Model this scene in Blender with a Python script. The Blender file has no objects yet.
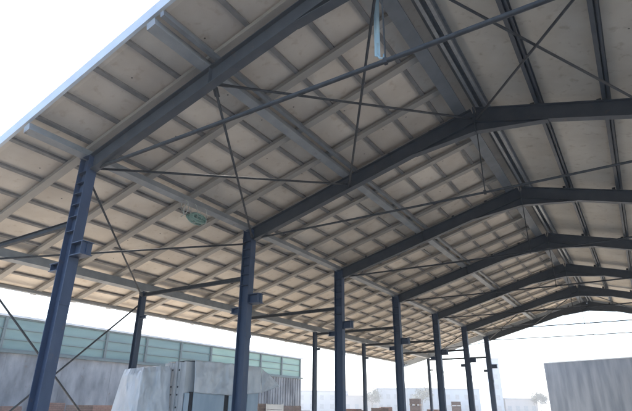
import bpy, bmesh, math, random
from mathutils import Vector, Matrix, noise
random.seed(7)
R = math.radians
S = bpy.context.scene
COL = S.collection

# ------------------------------------------------------------------ camera
H = 6.83                                   # height of the inner column tops
CAM = Vector((10.170, -5.848, 1.60))
YAW, PITCH, ROLL = 0.568, 0.392, 0.010
FW = Vector((-math.sin(YAW)*math.cos(PITCH), math.cos(YAW)*math.cos(PITCH), math.sin(PITCH)))
r0 = Vector((math.cos(YAW), math.sin(YAW), 0)); u0 = r0.cross(FW)
RT = math.cos(ROLL)*r0 + math.sin(ROLL)*u0
UP = -math.sin(ROLL)*r0 + math.cos(ROLL)*u0
cd = bpy.data.cameras.new('camera'); cam = bpy.data.objects.new('camera', cd); COL.objects.link(cam)
M = Matrix((RT, UP, -FW)).transposed().to_4x4(); M.translation = CAM
cam.matrix_world = M
cd.sensor_width = 36; cd.lens = 36*487.915/632; cd.clip_start = .05; cd.clip_end = 3000
S.camera = cam

# ------------------------------------------------------------------ sky, sun, exposure
SUN_EL, SUN_AZ = 50, -50                   # azimuth clockwise from +Y
w = bpy.data.worlds.new('World'); S.world = w; w.use_nodes = True
nt = w.node_tree; bg = nt.nodes['Background']
sky = nt.nodes.new('ShaderNodeTexSky'); sky.sky_type = 'NISHITA'; sky.sun_disc = False
sky.sun_elevation = R(SUN_EL); sky.sun_rotation = R(SUN_AZ % 360)
sky.air_density = 1.0; sky.dust_density = 1.5; sky.ozone_density = 1.0
nt.links.new(sky.outputs[0], bg.inputs[0]); bg.inputs[1].default_value = 0.15
sd = bpy.data.lights.new('sun', 'SUN'); sd.energy = 4.0; sd.angle = R(.5); sd.color = (1, .95, .87)
so = bpy.data.objects.new('sun', sd); COL.objects.link(so)
sdir = Vector((math.sin(R(SUN_AZ))*math.cos(R(SUN_EL)), math.cos(R(SUN_AZ))*math.cos(R(SUN_EL)), math.sin(R(SUN_EL))))
so.rotation_euler = sdir.to_track_quat('Z', 'Y').to_euler()
so.location = (-20, 20, 40)
S.view_settings.view_transform = 'Standard'; S.view_settings.look = 'None'
S.view_settings.gamma = 1; S.view_settings.use_curve_mapping = False
S.view_settings.exposure = 1.95

# ------------------------------------------------------------------ materials
def mat(name, c1, c2=None, scale=6, rough=.6, metal=0, stretch=(1, 1, 1), bump=0, detail=6, spec=.5, lo=.35, hi=.65, rust=0):
    m = bpy.data.materials.new(name); m.use_nodes = True
    t = m.node_tree; b = t.nodes['Principled BSDF']
    b.inputs['Roughness'].default_value = rough; b.inputs['Metallic'].default_value = metal
    b.inputs['Specular IOR Level'].default_value = spec
    c2 = c2 or tuple(x*.8 for x in c1)
    tc = t.nodes.new('ShaderNodeTexCoord'); mp = t.nodes.new('ShaderNodeMapping'); mp.inputs['Scale'].default_value = stretch
    n = t.nodes.new('ShaderNodeTexNoise'); n.inputs['Scale'].default_value = scale; n.inputs['Detail'].default_value = detail
    r = t.nodes.new('ShaderNodeValToRGB'); e = r.color_ramp.elements
    e[0].position = lo; e[1].position = hi; e[0].color = (*c1, 1); e[1].color = (*c2, 1)
    t.links.new(tc.outputs['Object'], mp.inputs[0]); t.links.new(mp.outputs[0], n.inputs[0])
    t.links.new(n.outputs[0], r.inputs[0]); t.links.new(r.outputs[0], b.inputs['Base Color'])
    if rust:
        n2 = t.nodes.new('ShaderNodeTexNoise'); n2.inputs['Scale'].default_value = 3.5; n2.inputs['Detail'].default_value = 10; n2.inputs['Roughness'].default_value = .7
        r2 = t.nodes.new('ShaderNodeValToRGB'); r2.color_ramp.elements[0].position = .60; r2.color_ramp.elements[1].position = .70
        r2.color_ramp.elements[1].color = (.75, .75, .75, 1)
        mx = t.nodes.new('ShaderNodeMix'); mx.data_type = 'RGBA'; mx.inputs[7].default_value = (.11, .075, .055, 1)
        t.links.new(tc.outputs['Object'], n2.inputs[0]); t.links.new(n2.outputs[0], r2.inputs[0]); t.links.new(r2.outputs[0], mx.inputs[0])
        t.links.new(r.outputs[0], mx.inputs[6]); t.links.new(mx.outputs[2], b.inputs['Base Color'])
    if bump:
        bp = t.nodes.new('ShaderNodeBump'); bp.inputs['Strength'].default_value = bump; bp.inputs['Distance'].default_value = .02
        t.links.new(n.outputs[0], bp.inputs['Height']); t.links.new(bp.outputs[0], b.inputs['Normal'])
    return m

def deck_mat(name, c1, c2, px, py, ox, oy, stain):
    """boards of px by py metres, each a slightly different tone, with blotchy water stains"""
    m = mat(name, (1, 1, 1), (.86, .84, .82), 1.3, .65, bump=.05, detail=8)
    t = m.node_tree; b = t.nodes['Principled BSDF']; base = b.inputs['Base Color'].links[0].from_socket
    tc = t.nodes.new('ShaderNodeTexCoord')
    sub = t.nodes.new('ShaderNodeVectorMath'); sub.operation = 'SUBTRACT'; sub.inputs[1].default_value = (ox, oy, 0)
    div = t.nodes.new('ShaderNodeVectorMath'); div.operation = 'DIVIDE'; div.inputs[1].default_value = (px, py, 1000)
    fl = t.nodes.new('ShaderNodeVectorMath'); fl.operation = 'FLOOR'
    wn = t.nodes.new('ShaderNodeTexWhiteNoise'); wn.noise_dimensions = '2D'
    mx = t.nodes.new('ShaderNodeMix'); mx.data_type = 'RGBA'; mx.inputs[6].default_value = (*c1, 1); mx.inputs[7].default_value = (*c2, 1)
    mu = t.nodes.new('ShaderNodeMix'); mu.data_type = 'RGBA'; mu.blend_type = 'MULTIPLY'; mu.inputs[0].default_value = 1
    n2 = t.nodes.new('ShaderNodeTexNoise'); n2.inputs['Scale'].default_value = 5; n2.inputs['Detail'].default_value = 8
    r2 = t.nodes.new('ShaderNodeValToRGB'); r2.color_ramp.elements[0].position = .30; r2.color_ramp.elements[1].position = .42
    r2.color_ramp.elements[0].color = (stain, stain*.95, stain*.9, 1); r2.color_ramp.elements[1].color = (1, 1, 1, 1)
    m2 = t.nodes.new('ShaderNodeMix'); m2.data_type = 'RGBA'; m2.blend_type = 'MULTIPLY'; m2.inputs[0].default_value = 1
    L = t.links.new
    L(tc.outputs['Object'], sub.inputs[0]); L(sub.outputs[0], div.inputs[0]); L(div.outputs[0], fl.inputs[0]); L(fl.outputs[0], wn.inputs['Vector'])
    L(wn.outputs['Value'], mx.inputs[0]); L(mx.outputs[2], mu.inputs[6]); L(base, mu.inputs[7])
    L(tc.outputs['Object'], n2.inputs['Vector']); L(n2.outputs[0], r2.inputs[0])
    L(mu.outputs[2], m2.inputs[6]); L(r2.outputs[0], m2.inputs[7])
    # one dark fixing mark in the corner of about half of the boards
    fr = t.nodes.new('ShaderNodeVectorMath'); fr.operation = 'FRACTION'
    me = t.nodes.new('ShaderNodeVectorMath'); me.operation = 'MULTIPLY'; me.inputs[1].default_value = (px, py, 0)
    w2 = t.nodes.new('ShaderNodeTexWhiteNoise'); w2.noise_dimensions = '3D'
    ds = t.nodes.new('ShaderNodeVectorMath'); ds.operation = 'DISTANCE'
    sc = t.nodes.new('ShaderNodeVectorMath'); sc.operation = 'MULTIPLY_ADD'; sc.inputs[1].default_value = (.6*px, .6*py, 0); sc.inputs[2].default_value = (.09, .12, 0)
    lt = t.nodes.new('ShaderNodeMath'); lt.operation = 'LESS_THAN'; lt.inputs[1].default_value = .020
    gt = t.nodes.new('ShaderNodeMath'); gt.operation = 'GREATER_THAN'; gt.inputs[1].default_value = .62
    an = t.nodes.new('ShaderNodeMath'); an.operation = 'MULTIPLY'
    m3 = t.nodes.new('ShaderNodeMix'); m3.data_type = 'RGBA'; m3.inputs[7].default_value = (.09, .08, .07, 1)
    L(div.outputs[0], fr.inputs[0]); L(fr.outputs[0], me.inputs[0]); L(me.outputs[0], ds.inputs[0])
    L(fl.outputs[0], w2.inputs['Vector']); L(w2.outputs['Color'], sc.inputs[0]); L(sc.outputs[0], ds.inputs[1])
    L(ds.outputs['Value'], lt.inputs[0]); L(wn.outputs['Value'], gt.inputs[0]); L(lt.outputs[0], an.inputs[0]); L(gt.outputs[0], an.inputs[1])
    L(an.outputs[0], m3.inputs[0]); L(m2.outputs[2], m3.inputs[6]); L(m3.outputs[2], b.inputs['Base Color'])
    return m

BLUE = mat('blue_steel_paint', (.028, .047, .090), (.040, .062, .110), 5, .5, stretch=(1, 1, .4), bump=.08, rust=1)
DARK = mat('dark_blue_steel_paint', (.022, .034, .060), (.032, .046, .075), 5, .5, stretch=(1, 1, .4), bump=.05, rust=1)
RAFT = mat('grey_primer_steel', (.040, .047, .056), (.058, .065, .075), 3, .5, bump=.08, rust=1)
ROD = mat('dark_rod_steel', (.026, .028, .031), (.045, .047, .05), 8, .75)
BEAM = mat('pale_grey_steel', (.20, .215, .225), (.26, .27, .275), 3, .5, bump=.05, rust=1)
RIDG = mat('mid_grey_steel', (.115, .125, .135), (.15, .16, .17), 3, .5, bump=.05)
PURL = mat('dark_purlin_steel', (.135, .128, .122), (.19, .18, .17), 4, .6)
BATT = mat('grey_brown_rafter_paint', (.27, .25, .22), (.33, .305, .27), 2, .6, stretch=(.4, 1, 1), bump=.04)
GALV = mat('galvanised_steel', (.20, .215, .225), (.27, .28, .29), 9, .4, .3)
FASC = mat('white_trim_sheet', (.50, .55, .60), (.43, .48, .53), 2, .35)
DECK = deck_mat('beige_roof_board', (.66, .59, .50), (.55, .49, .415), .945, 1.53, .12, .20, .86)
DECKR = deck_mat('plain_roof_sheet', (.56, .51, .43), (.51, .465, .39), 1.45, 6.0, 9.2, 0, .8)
DIRT = mat('dry_pale_ground', (.56, .50, .42), (.48, .43, .365), .35, .95, bump=.4, detail=10)

# ------------------------------------------------------------------ mesh helpers
class MB:
    def __init__(self): self.v = []; self.f = []
    def add(self, vs, fs):
        k = len(self.v); self.v += [tuple(x) for x in vs]; self.f += [tuple(i+k for i in f) for f in fs]
    def box(self, x0, x1, y0, y1, z0, z1):
        self.add([(x0,y0,z0),(x1,y0,z0),(x1,y1,z0),(x0,y1,z0),(x0,y0,z1),(x1,y0,z1),(x1,y1,z1),(x0,y1,z1)],
                 [(0,3,2,1),(4,5,6,7),(0,1,5,4),(1,2,6,5),(2,3,7,6),(3,0,4,7)]); return self
    def prism(self, P, Q, prof, up):
        """extrude a 2-D profile (side, up) from P to Q"""
        P, Q, up = Vector(P), Vector(Q), Vector(up)
        d = (Q-P).normalized(); s = d.cross(up).normalized(); u = s.cross(d)
        n = len(prof); vs = [P+s*a+u*b for a, b in prof]+[Q+s*a+u*b for a, b in prof]
        self.add(vs, [tuple(range(n)), tuple(range(2*n-1, n-1, -1))]+[(i, n+i, n+(i+1) % n, (i+1) % n) for i in range(n)]); return self
    def tube(self, pts, r, n=8):
        pts = [Vector(p) for p in pts]; rings = []
        for i, p in enumerate(pts):
            d = (pts[min(i+1, len(pts)-1)]-pts[max(i-1, 0)]).normalized()
            a = d.orthogonal().normalized() if abs(d.z) > .95 else d.cross(Vector((0, 0, 1))).normalized()
            b = d.cross(a); rings.append([p+(a*math.cos(t)+b*math.sin(t))*r for t in [2*math.pi*k/n for k in range(n)]])
        vs = [v for rg in rings for v in rg]; fs = [tuple(range(n)), tuple(range(len(vs)-1, len(vs)-n-1, -1))]
        for i in range(len(rings)-1):
            for k in range(n): fs.append((i*n+k, (i+1)*n+k, (i+1)*n+(k+1) % n, i*n+(k+1) % n))
        self.add(vs, fs); return self
    def build(self, name, m, parent=None, loc=(0, 0, 0), smooth=False, bevel=0):
        me = bpy.data.meshes.new(name); me.from_pydata(self.v, [], self.f)
        bm = bmesh.new(); bm.from_mesh(me); bmesh.ops.recalc_face_normals(bm, faces=bm.faces)
        if bevel: bmesh.ops.bevel(bm, geom=bm.edges[:], offset=bevel, segments=1, affect='EDGES')
        bm.to_mesh(me); bm.free()
        me.materials.append(m)
        if smooth:
            for p in me.polygons: p.use_smooth = True
        o = bpy.data.objects.new(name, me); COL.objects.link(o); o.location = loc
        if parent: o.parent = parent
        return o

def isec(b, h, tf=.016, tw=.012):
    x, y = b/2, h/2
    return [(-x,-y),(x,-y),(x,-y+tf),(tw/2,-y+tf),(tw/2,y-tf),(x,y-tf),(x,y),(-x,y),(-x,y-tf),(-tw/2,y-tf),(-tw/2,-y+tf),(-x,-y+tf)]
def csec(b, h, t=.008, lip=.02):
    return [(0,0),(b,0),(b,lip),(b-t,lip),(b-t,t),(t,t),(t,h-t),(b-t,h-t),(b-t,h-lip),(b,h-lip),(b,h),(0,h)]
def rect(b, h): return [(-b/2,0),(b/2,0),(b/2,h),(-b/2,h)]
def empty(name, label=None, cat=None, loc=(0, 0, 0), group=None, rz=0):
    o = bpy.data.objects.new(name, None); COL.objects.link(o); o.location = loc; o.rotation_euler.z = rz
    o.empty_display_size = .2
    return tag(o, label, cat, group)
def tag(o, label=None, cat=None, group=None, kind=None):
    if label: o['label'] = label
    if cat: o['category'] = cat
    if group: o['group'] = group
    if kind: o['kind'] = kind
    return o
def dup(o, parent=None, loc=None):
    c = o.copy(); COL.objects.link(c); c.parent = parent
    if loc is not None: c.location = loc
    for ch in o.children: dup(ch, c)
    return c

# ------------------------------------------------------------------ setting: ground
g = MB(); N = 60
g.add([(-900, -300, 0), (900, -300, 0), (900, 1500, 0), (-900, 1500, 0)], [(0, 1, 2, 3)])
tag(g.build('ground', DIRT), kind='structure')
DKGND = mat('bounce_cutting_dark', (.045, .045, .047), (.065, .064, .063), 12, .9, bump=.3)
g = MB(); g.add([(-60, -60, .004), (90, -60, .004), (90, -2.6, .004), (-60, -2.6, .004)], [(0, 1, 2, 3)])  # unseen dark sheet, added to cut the light bounced up onto the roof
tag(g.build('unseen_dark_ground', DKGND), kind='structure')

# ------------------------------------------------------------------ the open steel shed
BAY, NF = 6.0, 7
XR, RISE, XB, ZB = 7.693, 2.124, -5.023, -1.457
SL = RISE/XR
Y0, Y1 = -1.47, 36.30
XE = -7.5; XER = 2*XR+1.0
def zl(x, o=0): return H+SL*x+o
def zr(x, o=0): return H+RISE-SL*(x-XR)+o
shed = empty('open_shed', 'large open sided steel shed with blue columns and a pitched beige roof', 'shed')
UPL = Vector((-SL, 0, 1)).normalized(); UPR = Vector((SL, 0, 1)).normalized()

# roof deck, one slab on each slope
def slab(x0, x1, zf, o, t, name, m):
    b = MB(); vs = []
    for x, y in ((x0, Y0), (x1, Y0), (x1, Y1), (x0, Y1)): vs.append((x, y, zf(x, o)))
    vs += [(x, y, z+t) for x, y, z in vs]
    b.add(vs, [(0,3,2,1),(4,5,6,7),(0,1,5,4),(1,2,6,5),(2,3,7,6),(3,0,4,7)])
    return b.build(name, m, shed)
OB, OS, OT, OD = .22, .40, .50, .575       # offsets above the rafter axis: beams, secondary rafters, thin purlins, deck
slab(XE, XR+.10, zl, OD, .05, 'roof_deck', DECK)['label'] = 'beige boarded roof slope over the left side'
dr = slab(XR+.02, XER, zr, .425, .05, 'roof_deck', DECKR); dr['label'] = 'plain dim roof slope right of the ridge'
b = MB(); zt = zl(XR, OD)+.09
b.add([(XR-.5, Y0, zl(XR-.5, OD+.056)), (XR+.1, Y0, zt), (XR+.75, Y0, zr(XR+.75, .48)), (XR-.5, Y1, zl(XR-.5, OD+.056)), (XR+.1, Y1, zt), (XR+.75, Y1, zr(XR+.75, .48))],
      [(0, 1, 4, 3), (1, 2, 5, 4)]); b.build('ridge_cap', FASC, shed)
# white rake trim at both slopes of the near gable, plus the far one
for (ya, yb) in ((Y0-.07, Y0-.003), (Y1+.003, Y1+.07)):
    for zf, xa, xb, oo in ((zl, XE-.05, XR+.1, OD-.10 if ya < 0 else .12), (zr, XR+.1, XER, .425-.08 if ya < 0 else .10)):
        vs = []
        for y in (ya, yb):
            for x, dz in ((xa, 0), (xb, 0), (xb, .27 if ya < 0 else .58), (xa, .27 if ya < 0 else .58)): vs.append((x, y, zf(x, oo+dz)))
        b = MB(); b.add(vs, [(0,1,2,3),(7,6,5,4),(0,4,5,1),(1,5,6,2),(2,6,7,3),(3,7,4,0)]); b.build('rake_trim', FASC, shed)

# thin purlins on the left slope
for k in range(-8, 9):
    x = .12+.945*k
    if x < XE+.04: x = XE+.06
    MB().prism((x, Y0+.01, zl(x, OT+.002)), (x, Y1-.01, zl(x, OT+.002)), rect(.10, OD-OT-.006), UPL).build('purlin', PURL, shed)
# secondary rafters
ys = [-.03]+[.20+1.53*k for k in range(1, 24)]
for y in ys:
    MB().prism((XE+.03, y, zl(XE+.03, OS+.003)), (7.45, y, zl(7.45, OS+.003)), rect(.20, OT-OS-.004), UPL).build('secondary_rafter', BATT, shed)
# longitudinal beams
def lbeam(x, o, b_, h_, m, name='longitudinal_beam', zf=zl, up=UPL, prof=None):
    return MB().prism((x, Y0-.05, zf(x, o)), (x, Y1-.02, zf(x, o)), prof or rect(b_, h_), up).build(name, m, shed)
lbeam(-.02, OB+.003, .20, OS-OB-.006, BEAM)
lbeam(3.74, OB+.003, .22, OS-OB-.006, BEAM); lbeam(4.02, OB+.05, .09, OS-OB-.053, RIDG)
lbeam(XB, OB-.12, .20, .18+.115, BEAM)
lbeam(XE+.35, OS-.10, .10, .097, BEAM)
lbeam(7.36, OB+.003, .30, OS-OB-.006, RIDG, 'ridge_beam')
for x in (7.82, 8.02, 9.25, 10.68, 12.12, 13.55, 15.0, 16.2):
    lbeam(x, OB+.003, 0, 0, GALV if x < 8.1 else RAFT, 'roof_channel', zr, UPR, [(a-.04, b) for a, b in csec(.085, .195)])
    if x > 8.1: lbeam(x+.10, OB+.06, 0, 0, RAFT, 'roof_channel', zr, UPR, [(a-.02, b) for a, b in csec(.05, .13)])

# inner columns: one built, then copied
def make_column():
    c = MB().prism((0, 0, .03), (0, 0, H+.20), isec(.24, .36, .018, .014), (1, 0, 0)).build('column', BLUE, shed)
    MB().box(-.26, .26, -.2, .2, 0, .028).build('base_plate', BLUE, c)
    MB().box(-.20, .20, -.14, .14, H+.203, H+.218).build('cap_plate', BLUE, c)
    k = MB(); z = H-2.24
    k.box(.183, .62, -.14, .14, z-.02, z); k.box(.183, .62, -.14, .14, z+.26, z+.28); k.box(.183, .60, -.01, .01, z+.001, z+.259); k.box(.56, .575, -.13, .13, z+.001, z+.259)
    k.build('corbel', BLUE, c)
    k = MB(); z = H-2.52
    k.box(-.50, -.183, -.13, .13, z, z+.018); k.box(-.50, -.183, -.13, .13, z+.16, z+.178); k.box(-.48, -.183, -.01, .01, z+.019, z+.159); k.box(-.46, -.445, -.12, .12, z+.019, z+.159)
    k.build('corbel', BLUE, c)
    for dz in (-.18, -.45, -.72, -1.0, -1.3, -1.65): 
        s = MB()
        for sx in (-1, 1): s.box(-.155, .155, sx*.012 if sx > 0 else -.115, .115 if sx > 0 else -.012, H+dz, H+dz+.012)
        s.build('stiffener', BLUE, c)
    s = MB(); s.box(.183, .20, -.11, .11, H-3.3, H-3.12); s.build('splice_plate', BLUE, c)
    return c
c0 = make_column(); c0['label'] = 'nearest blue column with bolted corbels'
for i in range(1, NF):
    c = dup(c0, shed, (0, BAY*i, 0)); c['label'] = 'blue inner column of the shed'
for i in range(NF):
    c = MB().prism((2*XR, BAY*i, .03), (2*XR, BAY*i, H+.2), isec(.24, .36, .018, .014), (1, 0, 0)).build('column', BLUE, shed)
# outer columns under the eaves
o0 = None
for i in range(NF):
    if o0 is None:
        o0 = MB().prism((XB, 0, .02), (XB, 0, zl(XB, OB-.125)), isec(.19, .20, .012, .01), (1, 0, 0)).build('outer_column', DARK, shed)
        MB().box(XB-.16, XB+.16, -.16, .16, 0, .018).build('base_plate', DARK, o0)
        z = H-2.30
        k = MB(); k.box(XB+.103, XB+.36, -.08, .08, z, z+.015); k.box(XB+.103, XB+.36, -.08, .08, z+.10, z+.115); k.box(XB+.103, XB+.34, -.008, .008, z+.016, z+.099)
        k.build('corbel', DARK, o0)
    else: dup(o0, shed, (0, BAY*i, 0))

# main rafters, haunched at the ridge
def rafter(i):
    y = BAY*i
    for sgn, zf, up in ((1, zl, UPL), (-1, zr, UPR)):
        X = lambda x: x if sgn > 0 else 2*XR-x
        xa, xb = .185 if sgn > 0 else .183, XR-.012
        f = MB()
        f.prism((X(xa), y, zf(X(xa))), (X(xb), y, zf(X(xb))), isec(.20, .43, .016, .012), up)
        r = f.build('rafter', RAFT, shed)
        # ridge haunch: tapering web with a bottom flange
        h = MB(); x1 = XR-1.7; zb = lambda x: zf(X(x), -.223)
        D = .27
        for (dy, z_0, z_1) in ((.006, 0, D),):
            vs = [(X(x1), y-dy, zb(x1)), (X(xb), y-dy, zb(xb)), (X(xb), y-dy, zb(xb)-D)]
            vs += [(a, y+dy, c) for a, _, c in vs]
            h.add(vs, [(0,1,2),(5,4,3),(0,3,4,1),(1,4,5,2),(2,5,3,0)])
        h.prism((X(x1-.05), y, zb(x1-.05)-.018), (X(xb), y, zb(xb)-D-.018), rect(.20, .016), (0, 0, 1))
        h.build('haunch', RAFT, r)
        b = MB(); b.box(min(X(xb), X(xb+.011)), max(X(xb), X(xb+.011)), y-.11, y+.11, zf(X(xb))-.54, zf(X(xb))+.24)
        b.build('end_plate', RAFT, r)
        # purlin cleats on the top flange
        for x in ((1.25, 2.2, 3.55, 5.1, 6.4) if sgn > 0 else (6.25, 4.8)):
            c = MB(); c.box(X(x)-.05, X(x)+.05, y+.105, y+.118, zf(X(x), .10), zf(X(x), .38)); c.box(X(x)-.05, X(x)+.05, y+.02, y+.104, zf(X(x), .235), zf(X(x), .25))
            c.build('cleat', ROD, r)
        # stiffener plate where the braces meet
        c = MB()
        for s in (-1, 1): c.box(X(XR/2)-.006, X(XR/2)+.006, y+(.007 if s > 0 else -.098), y+(.098 if s > 0 else -.007), zf(X(XR/2))-.20, zf(X(XR/2))+.19)
        c.build('stiffener', RAFT, r)
for i in range(NF): rafter(i)

# tie rods with hangers under each ridge
for i in range(NF):
    y = BAY*i; rr = .042 if i == 0 else .032
    sag = .05
    pts = [(.18+(2*XR-.36)*t, y+.05, H-.07-sag*math.sin(math.pi*t)) for t in [k/12 for k in range(13)]]
    t = MB().tube(pts, rr).build('tie_rod', ROD, shed, smooth=True)
    MB().tube([(XR, y+.05, H-.09), (XR, y+.05, H+RISE-.50)], .016, 6).build('hanger', ROD, t)
    b = MB(); b.box(XR-.03, XR+.03, y+.01, y+.09, H-.17, H-.07); b.build('clamp', ROD, t)
# beams from inner to outer columns
for i in range(NF):
    y = BAY*i
    MB().prism((XB+.105, y, zl(XB, -.03)), (-.183, y, H-1.40), isec(.10, .13, .010, .008), (0, 0, 1)).build('tie_beam', ROD, shed)
# roof-plane cross bracing in the end bays
def brace(P, Q, name='brace_rod', r=.030):
    P, Q = Vector(P), Vector(Q); d = (Q-P).normalized()
    o = MB().tube([P, Q], r, 6).build(name, ROD, shed, smooth=True)
    for A, s in ((P, 1), (Q, -1)):
        g = MB().prism(A+d*.02*s, A+d*.30*s, [(-.055, -.006), (.055, -.006), (.055, .006), (-.055, .006)], (0, 0, 1))
        g.build('gusset', ROD, o)
for a, c in ((0, BAY), (5*BAY, 6*BAY)):
    for ya, yb in ((a+.11, c-.11), (c-.11, a+.11)):
        dz = -.10 if ya < yb else -.16
        brace((.20, ya, zl(.2, dz)), (XR/2, yb, zl(XR/2, dz)))
        brace((XR/2, ya, zl(XR/2, dz)), (XR-.06, yb, zl(XR-.06, dz)))
        brace((XR+.06, ya, zr(XR+.06, dz)), (1.5*XR, yb, zr(1.5*XR, dz)))
        brace((1.5*XR, ya, zr(1.5*XR, dz)), (2*XR-.2, yb, zr(2*XR-.2, dz)))
        brace((-.10, ya, H-.10+dz), (XB+.08, yb, zl(XB, dz)))
    if a == 0: brace((XB+.02, a+.12, 5.28), (XB+.02, c-.35, .10)); brace((XB-.03, c-.12, 5.00), (XB-.03, a+.75, .10))

# ------------------------------------------------------------------ materials of the yard
CONC = mat('streaked_grey_concrete', (.25, .265, .28), (.075, .085, .10), .8, .9, stretch=(1.4, 1.4, .6), bump=.2, detail=12, lo=.36, hi=.66, rust=1)
CONC2 = mat('blue_grey_concrete', (.19, .21, .235), (.105, .125, .15), 1.0, .9, stretch=(2.2, 2.2, .3), bump=.15, detail=12, rust=0)
CAPM = mat('pale_concrete_coping', (.50, .52, .53), (.42, .44, .45), 2, .8)
GLZ = mat('green_translucent_sheet', (.055, .135, .145), (.085, .18, .18), .8, .25, stretch=(1, .4, 2.5))
GLZ2 = mat('pale_green_sheet', (.13, .25, .21), (.20, .32, .26), .9, .25, stretch=(1, .4, 2.5))
GFR = mat('grey_green_window_frame', (.05, .085, .09), (.07, .105, .11), 4, .5)
FILM = mat('white_plastic_film', (.56, .58, .61), (.44, .47, .51), 2.5, .25, stretch=(1, 1, .5), bump=.4, detail=12)
PANE = mat('pale_grey_panel_edge', (.50, .51, .52), (.40, .415, .43), 5, .5, stretch=(1, 1, .3))
PANB = mat('pale_blue_panel_face', (.36, .44, .51), (.28, .36, .44), 3, .4, stretch=(1, 1, .3))
BLK = mat('black_hole_and_gap', (.03, .03, .035), None, 4, .8)  # hole discs, and the shade painted into the board gaps
def brick_mat(name, a, b_, mortar):
    m = bpy.data.materials.new(name); m.use_nodes = True; t = m.node_tree; bs = t.nodes['Principled BSDF']; bs.inputs['Roughness'].default_value = .9
    tc = t.nodes.new('ShaderNodeTexCoord'); sx = t.nodes.new('ShaderNodeSeparateXYZ'); ad = t.nodes.new('ShaderNodeMath'); cb = t.nodes.new('ShaderNodeCombineXYZ')
    br = t.nodes.new('ShaderNodeTexBrick'); br.inputs['Color1'].default_value = (*a, 1); br.inputs['Color2'].default_value = (*b_, 1); br.inputs['Mortar'].default_value = (*mortar, 1)
    br.inputs['Scale'].default_value = 1; br.inputs['Brick Width'].default_value = .25; br.inputs['Row Height'].default_value = .08; br.inputs['Mortar Size'].default_value = .006
    L = t.links.new; L(tc.outputs['Object'], sx.inputs[0]); L(sx.outputs[0], ad.inputs[0]); L(sx.outputs[1], ad.inputs[1]); L(ad.outputs[0], cb.inputs[0]); L(sx.outputs[2], cb.inputs[1]); L(cb.outputs[0], br.inputs[0]); L(br.outputs[0], bs.inputs['Base Color'])
    return m
BRK = brick_mat('red_brown_brick', (.15, .09, .075), (.19, .12, .10), (.05, .04, .04))
BRK2 = brick_mat('dark_brown_brick', (.11, .085, .075), (.16, .12, .105), (.04, .035, .035))
WOOD = mat('grey_pallet_wood', (.22, .17, .12), (.30, .24, .17), 5, .85, stretch=(1, 6, 6))

# ------------------------------------------------------------------ long glazed building on the left
LB = empty('glazed_building', 'long low building with a green glazed band above a streaked concrete wall', 'building', (-16, 0, 0))
Ya, Yb = -14.0, 33.0
def lbuild(mb, name, m, par=LB):
    return mb.build(name, m, par)
wl = MB(); wl.box(-9, 0, Ya, Yb, 0, 3.93)
for k in range(int((Yb-Ya)/3)+1):                      # shallow piers between the wall bays
    yy = Ya+.15+3*k
    if yy < 21: wl.box(.003, .012, yy-.05, yy+.05, 0, 3.90)
yy = 21.2
while yy < Yb-.2: wl.box(.003, .07, yy, yy+.17, .3, 3.90); yy += .36
lbuild(wl, 'wall', CONC)
lbuild(MB().box(-.02, .16, Ya-.05, Yb+.05, 3.935, 4.05), 'ledge', GFR)
lbuild(MB().box(-9, -.16, Ya+.05, Yb-.05, 3.94, 5.65), 'inner_wall', CAPM)
k = 0; yy = Yb-.14
while yy > Ya+2:
    wdt = 2.9; y1_, y0_ = yy, yy-wdt
    f = MB()
    f.box(-.10, .03, y1_-.09, y1_, 4.055, 5.65); f.box(-.10, .03, y0_, y0_+.05, 4.055, 5.65)
    f.box(-.10, .02, y0_+.051, y1_-.091, 4.055, 4.12); f.box(-.10, .02, y0_+.051, y1_-.091, 5.58, 5.65)
    f.box(-.07, .0, y0_+.051, y1_-.091, 5.06, 5.10); f.box(-.07, .0, y0_+.051, y1_-.091, 4.56, 4.59)
    fr = lbuild(f, 'window', GFR)
    lbuild(MB().box(-.15, -.075, y0_+.052, y1_-.092, 4.122, 5.578), 'pane', GLZ2 if k < 4 else GLZ, fr)
    yy = y0_-.004; k += 1
lbuild(MB().box(-9.1, .10, Ya-.1, Yb+.12, 5.655, 5.76), 'roof', CAPM)

# ------------------------------------------------------------------ concrete block hall on the right
ang = math.atan2(41.15-44.0, 9.77-2.83)
RB = empty('concrete_hall', 'windowless blue grey concrete hall beyond the far end of the shed', 'building', (2.83, 44, 0), rz=ang)
wl = MB(); n = 8
for k in range(n): wl.box(k*2.0+.002, k*2.0+1.998, 0, .16+.002*(k%3), 0, 5.42)
wl.box(.006, n*2-.006, .161, 9, 0, 5.41)
wl.build('wall', CONC2, RB)
MB().box(-.02, n*2+.02, -.04, 9.04, 5.424, 5.50).build('coping', CAPM, RB)

# ------------------------------------------------------------------ wrapped panels standing under the lower roof
pb = empty('panel_bundle', 'upright bundle of pale roof panels with film over the top, behind the second column', 'panel bundle', (-3.0, 6.65, 0))
x = -1.14; n = 0
while x < -.02:
    t = .12+.02*random.random()
    if x+t > .005: break
    h = 2.98+.06*random.random(); y0_ = .05*random.random()
    p = MB(); p.box(x, x+t, y0_, 3.95, .18, h)
    pn = p.build('panel', PANE, pb, bevel=.008)
    if n in (3, 5):
        for zz in (2.75, 2.2, 1.95, 1.55):
            MB().tube([(x+t/2, y0_-.012, zz), (x+t/2, y0_-.002, zz)], .032, 8).build('bolt_hole', BLK, pn)
    x += t+.012; n += 1
for k, (a, b_) in enumerate(((.0, .20), (.40, 1.95), (2.2, 3.1), (3.25, 3.92))):   # pale blue boards leaning on the outer face
    MB().box(.02, .05, a, b_, .18, 2.0+.04*k).build('side_board', PANB, pb, bevel=.005)
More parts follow.
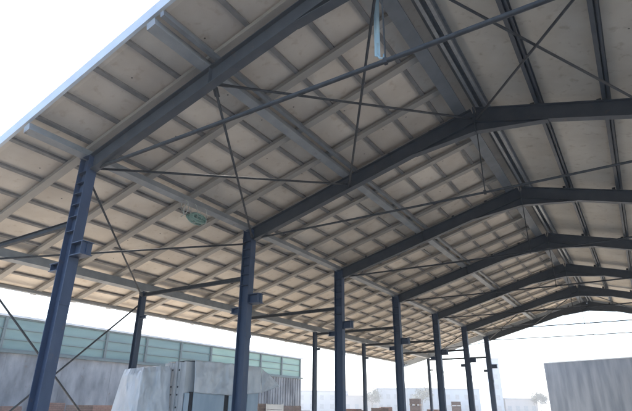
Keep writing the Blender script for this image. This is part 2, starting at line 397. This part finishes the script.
def film(name, rows, m, par, jit=.034, nu=22, nv=14, seed=1, label=None):
    """a wrinkled sheet through a list of (corner-line) rows, thickened"""
    vs = []; fs = []
    nu *= 3; nv *= 3
    rows = [[Vector(p) for p in r] for r in rows]
    def samp(r, u):
        t = u*(len(r)-1); i = min(int(t), len(r)-2); return r[i].lerp(r[i+1], t-i)
    for j in range(nv+1):
        v = j/nv*(len(rows)-1); i = min(int(v), len(rows)-2)
        for k in range(nu+1):
            u = k/nu; p = samp(rows[i], u).lerp(samp(rows[i+1], u), v-i)
            q = Vector((p.x*1.1+seed*7.3, p.y*1.1, p.z*.55))
            a = noise.ridged_multi_fractal(q*1.6, 1.0, 2.1, 4, 1.0, 2.0)-1.2          # sharp folds
            c = noise.noise(q*.9)*1.2
            n = Vector((1, -.8, .35)) if abs(p.x) > .01 or abs(p.y) > .01 else Vector((1, -.8, .35))
            edge = min(1, 6*min(u, 1-u)+.25)
            vs.append(p+n*jit*(a*2.2+c*1.2)*edge+Vector((0, 0, noise.noise(q*3)*.02)))
    for j in range(nv):
        for k in range(nu): q = j*(nu+1)+k; fs.append((q, q+1, q+nu+2, q+nu+1))
    b = MB(); b.add(vs, fs); o = b.build(name, m, par, smooth=True)
    md = o.modifiers.new('thick', 'SOLIDIFY'); md.thickness = .006
    if label: o['label'] = label
    return o
for a, b_ in ((.205, .395), (1.955, 2.195), (3.105, 3.245)): MB().box(.012, .022, a, b_, .18, 2.05).build('gap_shade', BLK, pb)  # near-black strips painting the shade in the gaps between the side boards
film('film_wrap', [[(-1.2, .1, 3.06), (-1.2, 2, 3.08), (-1.2, 3.95, 3.08)], [(.06, .30, 3.08), (.08, 2, 3.10), (.08, 4.0, 3.09)], [(.10, .32, 2.5), (.12, 2, 2.5), (.10, 4.0, 2.55)], [(.09, .35, 2.02), (.13, 2, 1.98), (.11, 4.05, 2.1)]], FILM, pb, seed=4)
film('loose_film', [[(.10, 4.02, 3.05), (.16, 4.6, 2.75)], [(.10, 4.03, 2.6), (.25, 5.1, 2.38)], [(.11, 4.05, 2.12), (.18, 4.3, 2.2)]], FILM, pb, seed=9, nu=8, nv=8)

st = empty('film_covered_stack', 'slumped stack under draped white plastic film beside the upright panels', 'covered stack', (-4.0, 5.6, 0))
core = MB(); core.box(-.36, .30, -.30, .72, .0, 2.60); core.build('stack', PANE, st)
film('film_cover', [[(-.72, -.62, .02), (.1, -.66, .02), (.66, -.55, .02), (.60, .92, .02)],
                    [(-.60, -.54, 1.3), (.08, -.58, 1.3), (.60, -.48, 1.3), (.54, .90, 1.3)],
                    [(-.46, -.42, 2.45), (.05, -.45, 2.56), (.50, -.38, 2.62), (.46, .85, 2.72)],
                    [(-.42, -.36, 2.70), (0, -.36, 2.74), (.44, -.30, 2.78), (.42, .80, 2.88)],
                    [(-.42, .7, 2.80), (-.1, .75, 2.84), (.2, .78, 2.86), (.40, .82, 2.90)]], FILM, st, jit=.036, nu=40, nv=24, seed=2)

# ------------------------------------------------------------------ brick stacks and crates in the yard
def brick_stack(x, y, rz, m, lv, label):
    t = empty('brick_stack', label, 'brick stack', (x, y, 0), 'stacks of bricks in the yard', rz)
    z = 0
    for k in range(lv):
        p = MB()
        for a in (-.5, 0, .42): p.box(a, a+.08, -.5, .5, z, z+.09)
        for a in range(6): p.box(-.5, .5, -.5+a*.18, -.40+a*.18, z+.092, z+.115)
        p.build('pallet', WOOD, t)
        b = MB(); z += .117
        h = .87 if k < lv-1 else random.choice((.79, .71, .87))
        nl = int(h/.08)
        for q in range(nl if k < lv-1 else max(3, nl-random.randint(1, 4))):
            j = .008*(q % 2); b.box(-.48+j, .48-j, -.48+j, .48-j, z+q*.08+.001, z+q*.08+.079)
        b.build('bricks', m, t); z += nl*.08+.002
spots = [(-14.6, 6.9, .1, 0, 2, 'red brick stack by the glazed building, farthest left behind the nearest column'),
 (-12.9, 7.9, .3, 0, 2, 'red brick stack right of the nearest column base'),
 (-11.9, 8.9, .0, 1, 2, 'dark brick stack between the nearest column and the film covered stack'),
 (-10.6, 9.4, .2, 0, 2, 'red brick stack partly behind the film covered stack'),
 (-8.6, 17.5, .1, 1, 2, 'dark brick stack just right of the second column'),
 (-10.8, 21.2, .4, 1, 2, 'dark brick stack left of the pale crate, further back'),
 (-10.5, 23.7, .0, 1, 2, 'dark brick stack right of the pale crate'),
 (-12.0, 27.2, .2, 0, 2, 'red brick stack below the right end of the glazed building'),
 (-8.7, 24.8, .5, 1, 2, 'dark brick stack between two slim outer columns'),
 (-6.2, 24.4, .1, 0, 2, 'red brick stack right of the third column'),
 (-9.5, 31.4, .3, 1, 2, 'dark brick stack in the gap right of the third column, far back'),
 (-6.5, 29.2, .0, 1, 2, 'dark brick stack beside a slim outer column in mid yard'),
 (-8.9, 35.4, .6, 0, 2, 'red brick stack left of the fourth column'),
 (-8.6, 41.5, .2, 1, 3, 'tall dark brick stack right of the fourth column'),
 (-5.6, 38.0, .1, 0, 2, 'red brick stack left of the fifth column'),
 (-6.9, 48.5, .3, 1, 3, 'tall dark brick stack right of the fifth column')]
for x, y, rz, m, lv, l in spots: brick_stack(x, y, rz, (BRK, BRK2)[m], lv, l)
cr = empty('slatted_crate', 'pale wooden crate standing in front of the dark brick stacks', 'crate', (-7.8, 18.2, 0), rz=.6)
c = MB()
for k in range(6): c.box(-.42, .42, -.42, .42, .12+k*.27, .12+k*.27+.25)
c.build('slats', CAPM, cr)
for sx in (-1, 1):
    for sy in (-1, 1): MB().box(sx*.45-.028, sx*.45+.028, sy*.45-.028, sy*.45+.028, 0, 1.76).build('post', CAPM, cr)

# ------------------------------------------------------------------ far buildings and trees
FARS = [mat('far_grey_render', (.33, .35, .37), (.28, .30, .32), .3, .9), mat('far_warm_render', (.36, .34, .33), (.30, .29, .28), .3, .9), mat('far_blue_render', (.30, .345, .38), (.26, .30, .34), .3, .9)]
FWIN = mat('far_dark_window', (.25, .265, .285), None, 3, .4)
FROOF = mat('far_roof_sheet', (.26, .27, .29), None, 1, .8)
def far_building(x, y, w_, d_, h, m, label, nx=5, nz=2, gable=False, rz=.568):
    t = empty('far_building', label, 'building', (x, y, 0), 'distant buildings on the skyline', rz)
    MB().box(-w_/2, w_/2, 0, d_, 0, h).build('wall', FARS[m], t)
    if gable:
        r = MB(); r.add([(-w_/2-.3, -.3, h+.004), (w_/2+.3, -.3, h+.004), (w_/2+.3, d_+.3, h+.004), (-w_/2-.3, d_+.3, h+.004), (-w_/2-.3, d_/2, h+1.4), (w_/2+.3, d_/2, h+1.4)],
                        [(0,3,2,1), (0,1,5,4), (2,3,4,5), (0,4,3), (1,2,5)]); r.build('roof', FROOF, t)
    else: MB().box(-w_/2-.15, w_/2+.15, -.15, d_+.15, h+.004, h+.35).build('roof', FROOF, t)
    w0 = None
    for i in range(nx):
        for j in range(nz):
            xx = -w_/2+(i+.5)*w_/nx; zz = 1.2+j*(h-1.0)/nz
            if w0 is None:
                w0 = MB().box(-.5, .5, -.06, -.003, 0, 1.2).build('window', FWIN, t); w0.location = (xx, 0, zz)
            else: dup(w0, t, (xx, 0, zz))
far_building(-63.5, 113.5, 13.5, 9, 5.4, 0, 'wide pale far building just right of the glazed building', 5, 2)
far_building(-54.6, 119.0, 9.5, 8, 4.6, 1, 'warm grey far building with a low pitched roof right of the third column', 4, 1, True)
far_building(-47.6, 123.5, 8.0, 8, 6.2, 0, 'grey far building left of the fourth column', 4, 2)
far_building(-36.0, 131.0, 19.5, 10, 6.3, 2, 'long blue grey far building between fourth and sixth columns', 8, 2)
far_building(-23.6, 138.6, 2.6, 3, 14.2, 2, 'slim far tower behind the last inner column', 1, 5)
far_building(-18.6, 142.0, 8.6, 9, 4.0, 1, 'low warm grey far building left of the concrete hall', 4, 1)
LEAF = mat('hazy_grey_green_leaf', (.075, .085, .06), (.11, .115, .08), 3, .8)
BARK = mat('grey_bark', (.11, .09, .07), None, 6, .9)
def tree(x, y, h, label, seed):
    rnd = random.Random(seed); t = empty('small_tree', label, 'tree', (x, y, 0), 'distant trees on the skyline')
    tr = MB(); tr.tube([(0, 0, 0), (.1, 0, h*.4), (.05, .1, h*.8)], .09, 6)
    limbs = []
    for k in range(7):
        a = rnd.uniform(0, 6.28); z = h*rnd.uniform(.35, .65); e = Vector((math.cos(a)*h*.22, math.sin(a)*h*.22, z+h*.25)); tr.tube([(0.08, .03, z), e], .035, 5); limbs.append(e)
    tr.build('trunk', BARK, t)
    c = MB()
    for k in range(900):
        e = rnd.choice(limbs)+Vector([rnd.gauss(0, h*.085) for _ in range(3)]); a = Vector([rnd.uniform(-1, 1) for _ in range(3)]).normalized()*.22; b = a.orthogonal().normalized()*.13
        c.add([e-a, e+b, e+a, e-b], [(0, 1, 2, 3)])
    c.build('crown', LEAF, t)
tree(-39.5, 124.0, 6.6, 'small loose tree in front of the long blue grey far building', 3)
tree(-14.2, 143.5, 5.6, 'small tree at the left edge of the concrete hall', 5)
tree(-51.0, 118.0, 5.8, 'small tree between two far buildings left of the fourth column', 8)

# ------------------------------------------------------------------ things hanging under the roof
HOSE = mat('teal_green_hose', (.15, .25, .21), (.24, .34, .29), 7, .55)
ROPE = mat('pale_rope', (.48, .50, .46), (.38, .40, .37), 20, .8)
STRIP = mat('pale_blue_plastic_strip', (.33, .50, .62), (.42, .60, .70), 4, .3, stretch=(1, 1, .3))
zb = H-.20
cb = empty('hose_coil', 'coil of green hose slung in pale rope under the long beam between two column heads', 'hose coil', (0, 3.5, H+.08))
rnd = random.Random(4); hz = MB()
for k in range(20):
    pts = []; r_ = .07+.19*(k/19); ox = rnd.uniform(-.12, .12)
    for q in range(25):
        a = 2*math.pi*q/24; pts.append((ox+.03*math.sin(a*2+k), math.cos(a)*r_*1.25+.008*k-.06, -.22+math.sin(a)*r_*.5+rnd.uniform(-.008, .008)))
    hz.tube(pts, .024, 6)
hz.build('hose', HOSE, cb, smooth=True)
for yy, dr_ in ((-.42, .33), (-.05, .50), (.33, .46)):
    pts = [(.09*math.cos(a)*1.6, yy+.05*math.sin(a), .16-dr_*.5-math.sin(a)*dr_*.58) for a in [2*math.pi*q/20 for q in range(21)]]
    MB().tube(pts, .011, 6).build('rope_sling', ROPE, cb, smooth=True)
tail = [(.10, -.45, .05), (.12, -.55, -.12), (.08, -.50, -.32), (.10, -.60, -.40)]
MB().tube(tail, .014, 6).build('rope_end', ROPE, cb, smooth=True)
hs = empty('hanging_strip', 'pale blue plastic strip hanging down from the roof near the ridge', 'plastic strip', (7.17, .92, 0))
zt_, zlo = zl(7.17, OS), 7.62
prof = [(-.055, -.004), (-.02, .006), (.03, -.003), (.055, .008), (.055, .016), (.03, .005), (-.02, .014), (-.055, .004)]
sb = MB(); sb.prism((0, 0, zlo), (.02, .03, zt_), prof, (.8, -.6, 0)); sb.build('strip', STRIP, hs)
sb = MB(); sb.prism((.05, -.08, zlo+.25), (.10, -.06, zt_), [(-.022, 0), (.022, .006), (.022, .01), (-.022, .004)], (.8, -.6, 0)); sb.build('strip', STRIP, hs)
sb = MB(); sb.tube([(0, 0, zlo+.06), (.03, .03, zlo-.02), (.09, .07, zlo-.01), (.10, .08, zlo+.08)], .02, 6); sb.build('hook', STRIP, hs, smooth=True)

# ------------------------------------------------------------------ the hazy air over the yard
hm = bpy.data.materials.new('hazy_air'); hm.use_nodes = True; t = hm.node_tree; t.nodes.remove(t.nodes['Principled BSDF'])
pv = t.nodes.new('ShaderNodeVolumePrincipled'); pv.inputs['Color'].default_value = (.97, .98, 1, 1); pv.inputs['Density'].default_value = .0020; pv.inputs['Anisotropy'].default_value = .3
t.links.new(pv.outputs[0], t.nodes['Material Output'].inputs['Volume'])
hz = MB().box(-905, 905, -305, 1505, -1, 16.5).build('haze', hm); tag(hz, kind='stuff')
